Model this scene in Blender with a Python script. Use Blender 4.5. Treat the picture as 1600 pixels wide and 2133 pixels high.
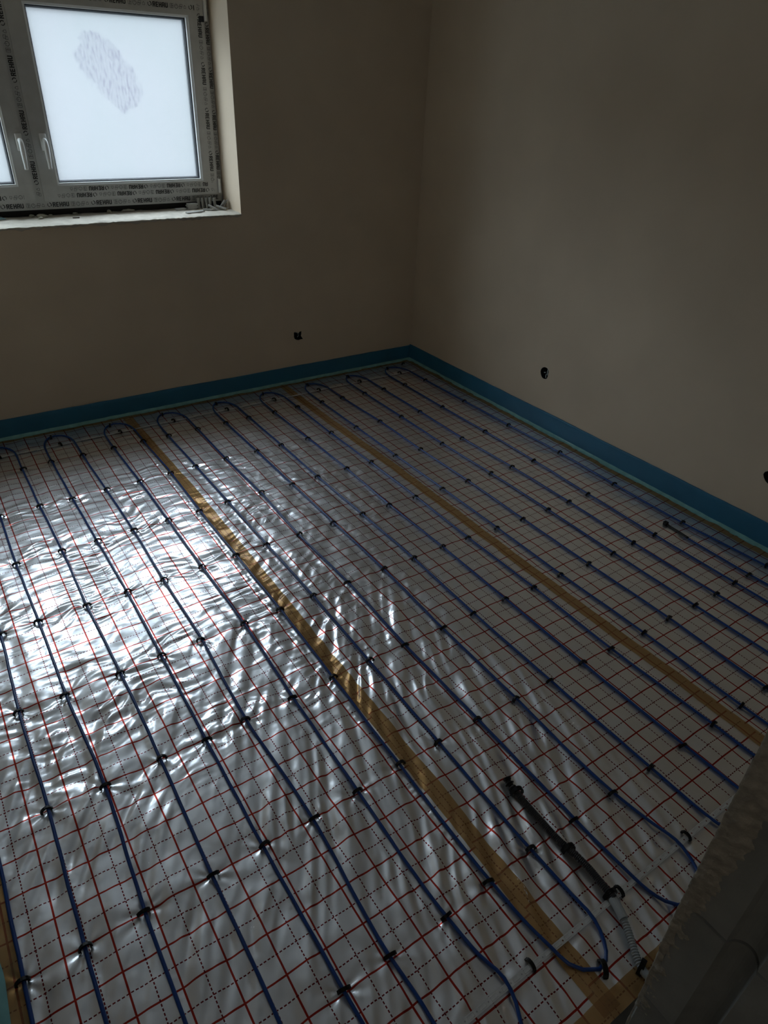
import bpy, bmesh, math, random
import numpy as np
from mathutils import Vector, Matrix
from mathutils.geometry import tessellate_polygon

random.seed(7)
for o in list(bpy.data.objects):
    bpy.data.objects.remove(o, do_unlink=True)
SC = bpy.context.scene
COL = SC.collection

# ---------------------------------------------------------------- camera
IW, IH = 1600.0, 2133.0
FPX = 1410.57
CAM = np.array([0.1189, -0.5646, 1.6836])
YAW, PITCH, ROLL = [math.radians(a) for a in (35.461, 32.626, 2.823)]
_f = np.array([math.sin(YAW)*math.cos(PITCH), math.cos(YAW)*math.cos(PITCH), -math.sin(PITCH)])
_r = np.array([math.cos(YAW), -math.sin(YAW), 0.0])
_u = np.cross(_r, _f)
CR = math.cos(ROLL)*_r + math.sin(ROLL)*_u
CU = -math.sin(ROLL)*_r + math.cos(ROLL)*_u
cd = bpy.data.cameras.new('camera')
cd.sensor_fit = 'HORIZONTAL'; cd.sensor_width = 36.0
cd.lens = FPX/IW*36.0
cd.clip_start = 0.02
cam = bpy.data.objects.new('camera', cd); COL.objects.link(cam)
cam.matrix_world = Matrix(((CR[0], CU[0], -_f[0], CAM[0]), (CR[1], CU[1], -_f[1], CAM[1]),
                           (CR[2], CU[2], -_f[2], CAM[2]), (0, 0, 0, 1)))
SC.camera = cam

def pix(x, y, z=0.0):
    """where the ray of a photo pixel meets the level z"""
    d = _f + (x-IW/2)/FPX*CR - (y-IH/2)/FPX*CU
    return CAM + (z-CAM[2])/d[2]*d

# ---------------------------------------------------------------- light
world = bpy.data.worlds.new('overcast'); SC.world = world; world.use_nodes = True
wnt = world.node_tree; bg = wnt.nodes['Background']
# even overcast sky: three times as bright overhead as at the horizon
SKY = 3.4
_tc = wnt.nodes.new('ShaderNodeTexCoord'); _sx = wnt.nodes.new('ShaderNodeSeparateXYZ'); wnt.links.new(_tc.outputs['Generated'], _sx.inputs[0])
_mr = wnt.nodes.new('ShaderNodeMapRange'); wnt.links.new(_sx.outputs[2], _mr.inputs['Value'])
_mr.inputs['From Min'].default_value = 0.0; _mr.inputs['From Max'].default_value = 1.0
_mr.inputs['To Min'].default_value = SKY/3; _mr.inputs['To Max'].default_value = SKY
bg.inputs[0].default_value = (0.86, 0.94, 1.0, 1); wnt.links.new(_mr.outputs[0], bg.inputs[1])
pl = bpy.data.lights.new('window_portal', 'AREA'); pl.shape = 'RECTANGLE'; pl.size = 1.84; pl.size_y = 1.06
pl.cycles.is_portal = True
po = bpy.data.objects.new('window_portal', pl); COL.objects.link(po)
po.location = (0.82, 3.56, 1.54); po.rotation_euler = (math.radians(-90), 0, 0)
SC.view_settings.view_transform = 'Standard'; SC.view_settings.look = 'None'
SC.view_settings.exposure = 1.65; SC.view_settings.gamma = 1.0
SC.view_settings.use_curve_mapping = False

# room dimensions
YB, XR, XL, YN = 3.175, 2.94, -0.155, -0.37      # inner faces of back, right, left and near walls
ZC = 2.6
WX0, WX1, WZ0, WZ1 = -0.085, 1.725, 1.025, 2.05   # window opening
DX0, DX1, DZ = 0.0, 0.89, 2.1                     # doorway

# ---------------------------------------------------------------- materials
def new_mat(name):
    m = bpy.data.materials.new(name); m.use_nodes = True
    nt = m.node_tree
    return m, nt, nt.nodes['Principled BSDF'], nt.nodes['Material Output']
def lk(nt, a, b): nt.links.new(a, b)
def node(nt, t, **kw):
    n = nt.nodes.new(t)
    for k, v in kw.items(): setattr(n, k, v)
    return n
def mth(nt, op, a, b=None, c=None):
    n = nt.nodes.new('ShaderNodeMath'); n.operation = op
    for i, v in enumerate((a, b, c)):
        if v is None: continue
        if isinstance(v, (int, float)): n.inputs[i].default_value = v
        else: nt.links.new(v, n.inputs[i])
    return n.outputs[0]
def simple(name, col, rough=0.5, metal=0.0, var=0.0, vscale=12.0, bump=0.0, bscale=60.0, bdist=0.002, spec=None):
    m, nt, p, out = new_mat(name)
    p.inputs['Base Color'].default_value = (*col, 1); p.inputs['Roughness'].default_value = rough
    p.inputs['Metallic'].default_value = metal
    if spec is not None: p.inputs['Specular IOR Level'].default_value = spec
    tc = node(nt, 'ShaderNodeTexCoord')
    if var:
        nz = node(nt, 'ShaderNodeTexNoise'); nz.inputs['Scale'].default_value = vscale; nz.inputs['Detail'].default_value = 6
        lk(nt, tc.outputs['Object'], nz.inputs['Vector'])
        cr = node(nt, 'ShaderNodeValToRGB')
        cr.color_ramp.elements[0].position = 0.3; cr.color_ramp.elements[1].position = 0.7
        cr.color_ramp.elements[0].color = (*[c*(1-var) for c in col], 1)
        cr.color_ramp.elements[1].color = (*[min(1, c*(1+var)) for c in col], 1)
        lk(nt, nz.outputs[0], cr.inputs[0]); lk(nt, cr.outputs[0], p.inputs['Base Color'])
    if bump:
        nb = node(nt, 'ShaderNodeTexNoise'); nb.inputs['Scale'].default_value = bscale; nb.inputs['Detail'].default_value = 5
        lk(nt, tc.outputs['Object'], nb.inputs['Vector'])
        b = node(nt, 'ShaderNodeBump'); b.inputs['Strength'].default_value = bump; b.inputs['Distance'].default_value = bdist
        lk(nt, nb.outputs[0], b.inputs['Height']); lk(nt, b.outputs[0], p.inputs['Normal'])
    return m

M = {}
M['plaster'] = simple('plaster', (0.74, 0.615, 0.465), 0.92, var=0.05, vscale=2.5, bump=0.25, bscale=45, bdist=0.002, spec=0.2)
M['sill'] = simple('sill_plaster', (0.60, 0.555, 0.47), 0.9, var=0.12, vscale=18, bump=0.6, bscale=70, bdist=0.003, spec=0.2)
M['ceiling'] = simple('ceiling_plaster', (0.92, 0.93, 0.94), 0.95, var=0.03)
M['screed'] = simple('screed', (0.25, 0.24, 0.22), 0.95, var=0.1)
M['block'] = simple('concrete_block', (0.285, 0.30, 0.29), 0.95, var=0.14, vscale=9, bump=0.5, bscale=160, bdist=0.0015, spec=0.15)
M['mortar'] = simple('mortar', (0.40, 0.385, 0.335), 0.95, var=0.2, vscale=60, bump=0.9, bscale=140, bdist=0.003, spec=0.15)
M['blue'] = simple('blue_foam', (0.026, 0.165, 0.29), 0.42, var=0.1, vscale=9, bump=0.25, bscale=35, bdist=0.002)
M['teal'] = simple('teal_film', (0.22, 0.48, 0.46), 0.35, var=0.15, vscale=30)
M['cable'] = simple('cable_blue', (0.009, 0.055, 0.245), 0.30, var=0.1, vscale=20)
M['black'] = simple('black_plastic', (0.004, 0.004, 0.004), 0.42, spec=0.3)
M['tube'] = simple('black_corrugated', (0.022, 0.023, 0.026), 0.35)
M['blacktape'] = simple('black_tape', (0.008, 0.008, 0.008), 0.4, bump=0.7, bscale=90, bdist=0.003)
M['zinc'] = simple('zinc_strip', (0.72, 0.74, 0.74), 0.40, metal=0.45, var=0.1, vscale=60)
M['grey'] = simple('grey_plastic', (0.42, 0.45, 0.46), 0.45)
M['pvc'] = simple('white_pvc', (0.78, 0.79, 0.77), 0.35)
M['film'] = simple('protective_film', (0.49, 0.49, 0.475), 0.5, var=0.06, vscale=20, bump=0.3, bscale=40, bdist=0.001)
M['ink'] = simple('film_ink', (0.012, 0.012, 0.013), 0.5)
M['inkgrey'] = simple('film_ink_grey', (0.05, 0.05, 0.052), 0.5)
M['gasket'] = simple('gasket', (0.012, 0.014, 0.02), 0.6)
M['dark'] = simple('dark_void', (0.018, 0.018, 0.018), 0.8)  # near-black; in the socket holes it stands in for deep shade
M['foam'] = simple('pu_foam', (0.5, 0.49, 0.40), 0.8, var=0.2, vscale=50, bump=0.6, bscale=120)
M['shim'] = simple('shim_grey', (0.36, 0.355, 0.33), 0.6, var=0.08, vscale=40)
M['wire'] = simple('wire_grey', (0.72, 0.76, 0.74), 0.4)
M['chip'] = simple('wood_chip', (0.12, 0.10, 0.085), 0.8)
M['scrap'] = simple('blue_scrap', (0.35, 0.55, 0.62), 0.6)

def foil_mat(name, px, py):
    m, nt, p, out = new_mat(name)
    tc = node(nt, 'ShaderNodeTexCoord')
    sp = node(nt, 'ShaderNodeSeparateXYZ'); lk(nt, tc.outputs['Object'], sp.inputs[0])
    X, Y = sp.outputs[0], sp.outputs[1]
    def line(c, ph, w):          # mask of a line every 10 cm at phase ph
        t = mth(nt, 'FRACT', mth(nt, 'ADD', mth(nt, 'DIVIDE', mth(nt, 'SUBTRACT', c, ph), 0.1), 0.5))
        d = mth(nt, 'ABSOLUTE', mth(nt, 'SUBTRACT', t, 0.5))
        return mth(nt, 'LESS_THAN', d, w/2/0.1)
    def dash(c):
        return mth(nt, 'LESS_THAN', mth(nt, 'FRACT', mth(nt, 'DIVIDE', c, 0.0098)), 0.64)
    s = mth(nt, 'MAXIMUM', line(X, px, 0.0046), line(Y, py, 0.0046))
    d1 = mth(nt, 'MULTIPLY', line(X, px+0.05, 0.0030), dash(Y))
    d2 = mth(nt, 'MULTIPLY', line(Y, py+0.05, 0.0031), dash(X))
    solid = s
    dashed = mth(nt, 'MAXIMUM', d1, d2)
    mask = mth(nt, 'MAXIMUM', solid, dashed)
    # aluminium film
    nz = node(nt, 'ShaderNodeTexNoise'); nz.inputs['Scale'].default_value = 6; nz.inputs['Detail'].default_value = 8
    nz.inputs['Roughness'].default_value = 0.7
    lk(nt, tc.outputs['Object'], nz.inputs['Vector'])
    cr = node(nt, 'ShaderNodeValToRGB')
    cr.color_ramp.elements[0].position = 0.3; cr.color_ramp.elements[0].color = (0.87, 0.89, 0.91, 1)
    cr.color_ramp.elements[1].position = 0.7; cr.color_ramp.elements[1].color = (0.94, 0.96, 0.98, 1)
    lk(nt, nz.outputs[0], cr.inputs[0])
    mx = node(nt, 'ShaderNodeMix', data_type='RGBA')
    lk(nt, mask, mx.inputs['Factor']); lk(nt, cr.outputs[0], mx.inputs['A'])
    mc = node(nt, 'ShaderNodeMix', data_type='RGBA')
    mc.inputs['A'].default_value = (0.42, 0.040, 0.026, 1); mc.inputs['B'].default_value = (0.20, 0.016, 0.020, 1)
    lk(nt, dashed, mc.inputs['Factor']); lk(nt, mc.outputs['Result'], mx.inputs['B'])
    lk(nt, mx.outputs['Result'], p.inputs['Base Color'])
    p.inputs['Metallic'].default_value = 0.93
    rr = node(nt, 'ShaderNodeMapRange')
    rr.inputs['From Min'].default_value = 0.3; rr.inputs['From Max'].default_value = 0.7
    rr.inputs['To Min'].default_value = 0.18; rr.inputs['To Max'].default_value = 0.28
    lk(nt, nz.outputs[0], rr.inputs['Value']); lk(nt, rr.outputs[0], p.inputs['Roughness'])
    # clear laminate on top
    # fine crinkle
    nb = node(nt, 'ShaderNodeTexNoise'); nb.inputs['Scale'].default_value = 55; nb.inputs['Detail'].default_value = 4
    lk(nt, tc.outputs['Object'], nb.inputs['Vector'])
    b = node(nt, 'ShaderNodeBump'); b.inputs['Strength'].default_value = 0.22; b.inputs['Distance'].default_value = 0.0016
    lk(nt, nb.outputs[0], b.inputs['Height']); lk(nt, b.outputs[0], p.inputs['Normal'])
    # the laminate scatters part of the reflection into a broad satin lobe
    p2 = node(nt, 'ShaderNodeBsdfPrincipled'); p2.inputs['Metallic'].default_value = 1.0; p2.inputs['Roughness'].default_value = 0.50
    lk(nt, mx.outputs['Result'], p2.inputs['Base Color']); lk(nt, b.outputs[0], p2.inputs['Normal'])
    ms = node(nt, 'ShaderNodeMixShader'); ms.inputs[0].default_value = 0.48
    lk(nt, p.outputs[0], ms.inputs[1]); lk(nt, p2.outputs[0], ms.inputs[2]); lk(nt, ms.outputs[0], out.inputs[0])
    return m
M['foil1'] = foil_mat('foil_a', 0.095, 0.007)
M['foil2'] = foil_mat('foil_b', 0.012, 0.022)
M['foil3'] = foil_mat('foil_c', 0.066, 0.059)

def tape_mat():
    m, nt, p, out = new_mat('brown_tape')
    p.inputs['Base Color'].default_value = (0.55, 0.375, 0.19, 1); p.inputs['Roughness'].default_value = 0.22
    tr = node(nt, 'ShaderNodeBsdfTransparent'); tr.inputs[0].default_value = (0.78, 0.58, 0.34, 1)
    mx = node(nt, 'ShaderNodeMixShader'); mx.inputs[0].default_value = 0.34
    lk(nt, tr.outputs[0], mx.inputs[1]); lk(nt, p.outputs[0], mx.inputs[2]); lk(nt, mx.outputs[0], out.inputs[0])
    tc = node(nt, 'ShaderNodeTexCoord')
    nb = node(nt, 'ShaderNodeTexNoise'); nb.inputs['Scale'].default_value = 40; nb.inputs['Detail'].default_value = 4
    lk(nt, tc.outputs['Object'], nb.inputs['Vector'])
    b = node(nt, 'ShaderNodeBump'); b.inputs['Strength'].default_value = 0.3; b.inputs['Distance'].default_value = 0.0015
    lk(nt, nb.outputs[0], b.inputs['Height']); lk(nt, b.outputs[0], p.inputs['Normal'])
    return m
M['tape'] = tape_mat()

def pane_mat():
    m, nt, p, out = new_mat('misted_glass')
    tc = node(nt, 'ShaderNodeTexCoord')
    sp = node(nt, 'ShaderNodeSeparateXYZ'); lk(nt, tc.outputs['Object'], sp.inputs[0])
    # smeared hand-wiped patch on the right pane, and faint drips
    u = mth(nt, 'SUBTRACT', sp.outputs[0], 1.20); v = mth(nt, 'SUBTRACT', sp.outputs[2], 1.65)
    ru = mth(nt, 'ADD', mth(nt, 'MULTIPLY', u, 0.80), mth(nt, 'MULTIPLY', v, 0.6))
    rv = mth(nt, 'SUBTRACT', mth(nt, 'MULTIPLY', v, 0.80), mth(nt, 'MULTIPLY', u, 0.6))
    nz = node(nt, 'ShaderNodeTexNoise'); nz.inputs['Scale'].default_value = 24; nz.inputs['Detail'].default_value = 7
    lk(nt, tc.outputs['Object'], nz.inputs['Vector'])
    dd = mth(nt, 'ADD', mth(nt, 'POWER', mth(nt, 'ABSOLUTE', mth(nt, 'DIVIDE', ru, 0.10)), 3.0), mth(nt, 'POWER', mth(nt, 'ABSOLUTE', mth(nt, 'DIVIDE', rv, 0.17)), 3.0))
    dd = mth(nt, 'ADD', dd, mth(nt, 'MULTIPLY', mth(nt, 'SUBTRACT', nz.outputs[0], 0.5), 2.2))
    mr = node(nt, 'ShaderNodeMapRange'); mr.inputs['From Min'].default_value = 0.75; mr.inputs['From Max'].default_value = 1.1
    mr.inputs['To Min'].default_value = 1.0; mr.inputs['To Max'].default_value = 0.0
    lk(nt, dd, mr.inputs['Value'])
    mp2 = node(nt, 'ShaderNodeMapping'); mp2.inputs['Rotation'].default_value = (0, 0.75, 0); mp2.inputs['Scale'].default_value = (1.0, 1.0, 0.35)
    lk(nt, tc.outputs['Object'], mp2.inputs[0])
    n2 = node(nt, 'ShaderNodeTexNoise'); n2.inputs['Scale'].default_value = 95; n2.inputs['Detail'].default_value = 4
    lk(nt, mp2.outputs[0], n2.inputs['Vector'])
    m2 = node(nt, 'ShaderNodeMapRange'); m2.inputs['From Min'].default_value = 0.50; m2.inputs['From Max'].default_value = 0.68
    lk(nt, n2.outputs[0], m2.inputs['Value'])
    sm = mth(nt, 'MULTIPLY', mr.outputs[0], mth(nt, 'MULTIPLY_ADD', m2.outputs[0], 0.75, 0.25))
    n3 = node(nt, 'ShaderNodeTexNoise'); n3.inputs['Scale'].default_value = 3.0; n3.inputs['Detail'].default_value = 5
    mp = node(nt, 'ShaderNodeMapping'); mp.inputs['Scale'].default_value = (1.0, 1.0, 0.45)
    lk(nt, tc.outputs['Object'], mp.inputs[0]); lk(nt, mp.outputs[0], n3.inputs['Vector'])
    cl = node(nt, 'ShaderNodeMix', data_type='RGBA')
    cl.inputs['A'].default_value = (0.86, 0.93, 0.95, 1); cl.inputs['B'].default_value = (0.93, 0.95, 1.0, 1)
    lk(nt, n3.outputs[0], cl.inputs['Factor'])
    c2 = node(nt, 'ShaderNodeMix', data_type='RGBA'); c2.inputs['B'].default_value = (0.74, 0.76, 0.84, 1)
    lk(nt, sm, c2.inputs['Factor']); lk(nt, cl.outputs['Result'], c2.inputs['A'])
    tr = node(nt, 'ShaderNodeBsdfTransparent'); tl = node(nt, 'ShaderNodeBsdfTranslucent')
    lk(nt, c2.outputs['Result'], tr.inputs[0]); lk(nt, c2.outputs['Result'], tl.inputs[0])
    mx = node(nt, 'ShaderNodeMixShader'); mx.inputs[0].default_value = 0.10
    lk(nt, tr.outputs[0], mx.inputs[1]); lk(nt, tl.outputs[0], mx.inputs[2])
    gl = node(nt, 'ShaderNodeBsdfGlossy'); gl.inputs['Roughness'].default_value = 0.25
    mg = node(nt, 'ShaderNodeMixShader'); mg.inputs[0].default_value = 0.04
    lk(nt, mx.outputs[0], mg.inputs[1]); lk(nt, gl.outputs[0], mg.inputs[2]); lk(nt, mg.outputs[0], out.inputs[0])
    return m
M['pane'] = pane_mat()

# ---------------------------------------------------------------- helpers
def obj(name, me, mat=None, parent=None, smooth=False):
    if isinstance(me, bmesh.types.BMesh):
        bm = me; me = bpy.data.meshes.new(name); bmesh.ops.recalc_face_normals(bm, faces=bm.faces[:]); bm.to_mesh(me); bm.free()
    if mat is not None and not me.materials: me.materials.append(M[mat] if isinstance(mat, str) else mat)
    if smooth:
        me.polygons.foreach_set('use_smooth', [True]*len(me.polygons))
    o = bpy.data.objects.new(name, me); COL.objects.link(o)
    if parent is not None: o.parent = parent
    return o
def empty(name, loc=(0, 0, 0), rz=0.0):
    o = bpy.data.objects.new(name, None); o.empty_display_size = 0.05; COL.objects.link(o)
    o.location = loc; o.rotation_euler = (0, 0, rz); return o
def tag(o, label, cat, group=None, kind=None):
    o['label'] = label; o['category'] = cat
    if group: o['group'] = group
    if kind: o['kind'] = kind
    return o
def struct(o, label=None, cat=None):
    o['kind'] = 'structure'
    if label: o['label'] = label
    if cat: o['category'] = cat
    return o
def bx(bm, x0, x1, y0, y1, z0, z1, bev=0.0):
    v = [bm.verts.new(p) for p in ((x0,y0,z0),(x1,y0,z0),(x1,y1,z0),(x0,y1,z0),(x0,y0,z1),(x1,y0,z1),(x1,y1,z1),(x0,y1,z1))]
    fs = [bm.faces.new([v[i] for i in q]) for q in ((0,3,2,1),(4,5,6,7),(0,1,5,4),(1,2,6,5),(2,3,7,6),(3,0,4,7))]
    if bev:
        es = list({e for f in fs for e in f.edges})
        bmesh.ops.bevel(bm, geom=es, offset=bev, segments=2, affect='EDGES', profile=0.5)
    return v
def tube(bm, pts, rad, n=8, closed_ends=True, rads=None, squash=1.0):
    pts = [Vector(p) for p in pts]
    rings = []
    t0 = (pts[1]-pts[0]).normalized()
    nrm = t0.cross(Vector((0, 0, 1)))
    if nrm.length < 1e-3: nrm = t0.cross(Vector((0, 1, 0)))
    nrm.normalize()
    for i, p in enumerate(pts):
        a = pts[max(i-1, 0)]; b = pts[min(i+1, len(pts)-1)]
        t = (b-a)
        if t.length < 1e-9: t = t0
        t.normalize()
        nrm = (nrm - t*nrm.dot(t)).normalized(); bn = t.cross(nrm)
        r = rads[i] if rads is not None else rad
        rings.append([bm.verts.new(p + nrm*(math.cos(k*2*math.pi/n)*r) + bn*(math.sin(k*2*math.pi/n)*r*squash)) for k in range(n)])
    for i in range(len(rings)-1):
        for k in range(n):
            bm.faces.new((rings[i][k], rings[i][(k+1) % n], rings[i+1][(k+1) % n], rings[i+1][k]))
    if closed_ends:
        bm.faces.new(rings[0][::-1]); bm.faces.new(rings[-1])
def catmull(P, step):
    P = [np.array(p, float) for p in P]; out = []
    Q = [2*P[0]-P[1]] + P + [2*P[-1]-P[-2]]
    for i in range(1, len(Q)-2):
        p0, p1, p2, p3 = Q[i-1:i+3]
        n = max(1, int(np.linalg.norm(p2-p1)/step))
        # centripetal-like damping of tangents by segment length
        d0, d1, d2 = [max(1e-6, np.linalg.norm(b-a)) for a, b in ((p0, p1), (p1, p2), (p2, p3))]
        m1 = ((p2-p1)/d1*d0 + (p1-p0)/d0*d1)/(d0+d1)*d1
        m2 = ((p3-p2)/d2*d1 + (p2-p1)/d1*d2)/(d1+d2)*d1
        for k in range(n):
            t = k/n; t2, t3 = t*t, t*t*t
            out.append((2*t3-3*t2+1)*p1 + (t3-2*t2+t)*m1 + (-2*t3+3*t2)*p2 + (t3-t2)*m2)
    out.append(P[-1]); return out
def face_with_holes(bm, outer, holes, mp):
    """flat face given by 2D loops; mp maps (a,b) to 3D"""
    loops = [[Vector((a, b, 0)) for a, b in outer]] + [[Vector((a, b, 0)) for a, b in h] for h in holes]
    flat = [p for l in loops for p in l]
    vs = [bm.verts.new(mp(p.x, p.y)) for p in flat]
    for t in tessellate_polygon(loops):
        try: bm.faces.new([vs[i] for i in t])
        except ValueError: pass
    res = []; k = 0
    for l in loops:
        res.append(vs[k:k+len(l)]); k += len(l)
    return res
def extrude_loop(bm, loop, vec, cap=False, mi=0):
    n = len(loop); nv = [bm.verts.new(v.co + Vector(vec)) for v in loop]
    for i in range(n): bm.faces.new((loop[i], loop[(i+1) % n], nv[(i+1) % n], nv[i]))
    fs = list({f for v in nv for f in v.link_faces})
    if cap: fs.append(bm.faces.new(nv))
    for f in fs: f.material_index = mi
    return nv

# smooth gradient noise for modelled folds
_rng = np.random.RandomState(11)
_perm = _rng.permutation(256)
_ga = _rng.rand(256)*2*np.pi
def gn(x, y, s=0):
    x = np.asarray(x, float) + 37.17*s; y = np.asarray(y, float) + 11.73*s
    xi = np.floor(x).astype(int); yi = np.floor(y).astype(int); fx = x-xi; fy = y-yi
    def g(ix, iy, dx, dy):
        a = _ga[_perm[(_perm[ix & 255] + iy) & 255]]
        return np.cos(a)*dx + np.sin(a)*dy
    u = fx*fx*fx*(fx*(fx*6-15)+10); v = fy*fy*fy*(fy*(fy*6-15)+10)
    n0 = g(xi, yi, fx, fy)*(1-u) + g(xi+1, yi, fx-1, fy)*u
    n1 = g(xi, yi+1, fx, fy-1)*(1-u) + g(xi+1, yi+1, fx-1, fy-1)*u
    return (n0*(1-v) + n1*v)*1.5
def sstep(a, b, x):
    t = np.clip((x-a)/(b-a), 0, 1); return t*t*(3-2*t)

def grid_mesh(name, X, Y, Z):
    ny, nx = X.shape
    me = bpy.data.meshes.new(name)
    co = np.stack([X, Y, Z], -1).reshape(-1, 3).astype(np.float32)
    idx = np.arange(nx*ny).reshape(ny, nx)
    q = np.stack([idx[:-1, :-1], idx[:-1, 1:], idx[1:, 1:], idx[1:, :-1]], -1).reshape(-1, 4).astype(np.int32)
    me.vertices.add(len(co)); me.vertices.foreach_set('co', co.ravel())
    me.loops.add(q.size); me.loops.foreach_set('vertex_index', q.ravel())
    me.polygons.add(len(q)); me.polygons.foreach_set('loop_start', np.arange(0, q.size, 4, dtype=np.int32))
    me.polygons.foreach_set('loop_total', np.full(len(q), 4, np.int32))
    me.polygons.foreach_set('use_smooth', np.ones(len(q), bool))
    me.update(); me.validate(); return me

ORD = ['first', 'second', 'third', 'fourth', 'fifth', 'sixth', 'seventh', 'eighth', 'ninth', 'tenth', 'eleventh', 'twelfth',
       'thirteenth', 'fourteenth', 'fifteenth', 'sixteenth', 'seventeenth', 'eighteenth', 'nineteenth', 'twentieth', 'twenty-first']

# ================================================================ ROOM SHELL
def ragged(cx, cz, pts):
    return [(cx+a, cz+b) for a, b in pts]
holeL = ragged(2.050, 0.300, [(-.026,.022),(-.012,.025),(.004,.016),(.014,.022),(.027,.024),(.026,.008),(.023,-.006),(.031,-.018),(.037,-.028),(.022,-.027),(.006,-.030),(-.010,-.026),(-.022,-.018),(-.026,-.004)])
holeR = ragged(1.907, 0.326, [(0.030*math.cos(t)*(1+.10*math.sin(3*t+1)), 0.036*math.sin(t)*(1+.07*math.cos(2*t))) for t in [i*2*math.pi/18 for i in range(18)]])
holeR2 = ragged(0.563, 0.318, [(0.034*math.cos(t)*(1+.10*math.sin(4*t+1)), 0.033*math.sin(t)*(1+.09*math.cos(3*t))) for t in [i*2*math.pi/18 for i in range(18)]])

# floor slab
bm = bmesh.new(); bx(bm, -1.2, 3.2, -2.3, 3.6, -0.16, -0.012)
struct(obj('floor', bm, 'screed'))
# ceiling
bm = bmesh.new(); bx(bm, -1.2, 3.2, -2.3, 3.6, ZC, ZC+0.15)
struct(obj('ceiling', bm, 'ceiling'))
# back wall with window opening and a ragged socket hole
bm = bmesh.new()
x0, x1, z0, z1 = XL-0.2, XR+0.2, -0.012, ZC
win = [(WX0, WZ0), (WX1, WZ0), (WX1, WZ1), (WX0, WZ1)]
L = face_with_holes(bm, [(x0, z0), (x1, z0), (x1, z1), (x0, z1)], [win, holeL], lambda a, b: (a, YB, b))
Lb = face_with_holes(bm, [(x0, z0), (x1, z0), (x1, z1), (x0, z1)], [win], lambda a, b: (a, YB+0.38, b))
for A, B in ((L[0], Lb[0]), (L[1], Lb[1])):
    for i in range(4): bm.faces.new((A[i], A[(i+1) % 4], B[(i+1) % 4], B[i]))
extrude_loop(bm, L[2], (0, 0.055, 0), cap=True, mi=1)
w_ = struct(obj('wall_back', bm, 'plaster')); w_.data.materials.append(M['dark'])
# right wall with two socket holes
bm = bmesh.new()
y0, y1 = -0.6, YB+0.3
L = face_with_holes(bm, [(y0, z0), (y1, z0), (y1, z1), (y0, z1)], [holeR, holeR2], lambda a, b: (XR, a, b))
Lb = face_with_holes(bm, [(y0, z0), (y1, z0), (y1, z1), (y0, z1)], [], lambda a, b: (XR+0.2, a, b))
for i in range(4): bm.faces.new((L[0][i], L[0][(i+1) % 4], Lb[0][(i+1) % 4], Lb[0][i]))
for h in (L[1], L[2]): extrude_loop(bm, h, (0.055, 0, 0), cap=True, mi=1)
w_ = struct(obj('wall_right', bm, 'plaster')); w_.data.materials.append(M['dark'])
# left wall
bm = bmesh.new(); bx(bm, XL-0.2, XL, -0.6, YB+0.3, -0.012, ZC)
struct(obj('wall_left', bm, 'plaster'))
# near wall: plastered slab beyond the door jamb, lintel, left pier
wn = empty('wall_near'); struct(wn)
bm = bmesh.new(); bx(bm, 1.12, XR+0.1, -0.58, YN, -0.012, ZC); obj('wall_body', bm, 'plaster', wn)
bm = bmesh.new(); bx(bm, DX0, 1.12, -0.58, YN, DZ, ZC); obj('lintel', bm, 'plaster', wn)
bm = bmesh.new(); bx(bm, XL-0.1, DX0, -0.58, YN, -0.012, ZC); obj('pier', bm, 'plaster', wn)
# hollow-ended blocks of the jamb, one course each
JX = 0.905
def block_mesh(h):
    prof = [(JX+0.006, -0.381), (JX, -0.387), (JX, -0.446)]
    prof += [(JX + 0.026*math.sin(math.pi*(i/10.0))**0.6 if 0 < i < 10 else JX, -0.449-0.053*i/10.0) for i in range(11)]
    prof += [(JX, -0.506), (JX, -0.574), (JX+0.006, -0.58), (1.12, -0.58), (1.12, -0.381)]
    bm = bmesh.new()
    lo = [bm.verts.new((x, y, 0)) for x, y in prof]; hi = [bm.verts.new((x, y, h)) for x, y in prof]
    n = len(prof)
    for i in range(n): bm.faces.new((lo[i], lo[(i+1) % n], hi[(i+1) % n], hi[i]))
    for tri in tessellate_polygon([[Vector((x, y, 0)) for x, y in prof]]):
        bm.faces.new([lo[i] for i in tri]); bm.faces.new([hi[i] for i in tri])
    return bm
joints = [-0.012, 0.245, 0.557, 0.851, 1.155, 1.458, 1.760, DZ]
for i in range(len(joints)-1):
    a, b = joints[i]+(0.003 if i else 0), joints[i+1]-0.003
    o = obj('block', block_mesh(b-a), 'block', wn); o.location.z = a; o.location.x = random.uniform(-.0015, .0015)
# mortar bed set back behind the block faces
bm = bmesh.new(); bx(bm, JX+0.036, 1.119, -0.575, -0.384, -0.011, DZ); obj('mortar_core', bm, 'mortar', wn)
# ragged plaster edge of the jamb (room side)
def jamb_x(z):
    return np.interp(z, [0, 0.12, 0.29, 0.49, 0.67, 0.86, 1.2, DZ], [0.909, 0.907, 0.903, 0.899, 0.893, 0.887, 0.884, 0.884])
zz = np.linspace(-0.011, DZ, 420); ss = np.linspace(0, 1, 26)
S, Z = np.meshgrid(ss, zz)
edge = jamb_x(Z) + 0.004*gn(Z/0.03, S*0+2.0, 3) + 0.003*gn(Z/0.009, S*0+5.0, 4)
wd = 0.036 + 0.02*sstep(0.5, 0.9, Z) + 0.012*gn(Z/0.05, S*0, 5) + 0.008*gn(Z/0.015, S*0, 6)   # band width along the jamb face
wd = np.maximum(wd, 0.012)
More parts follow.
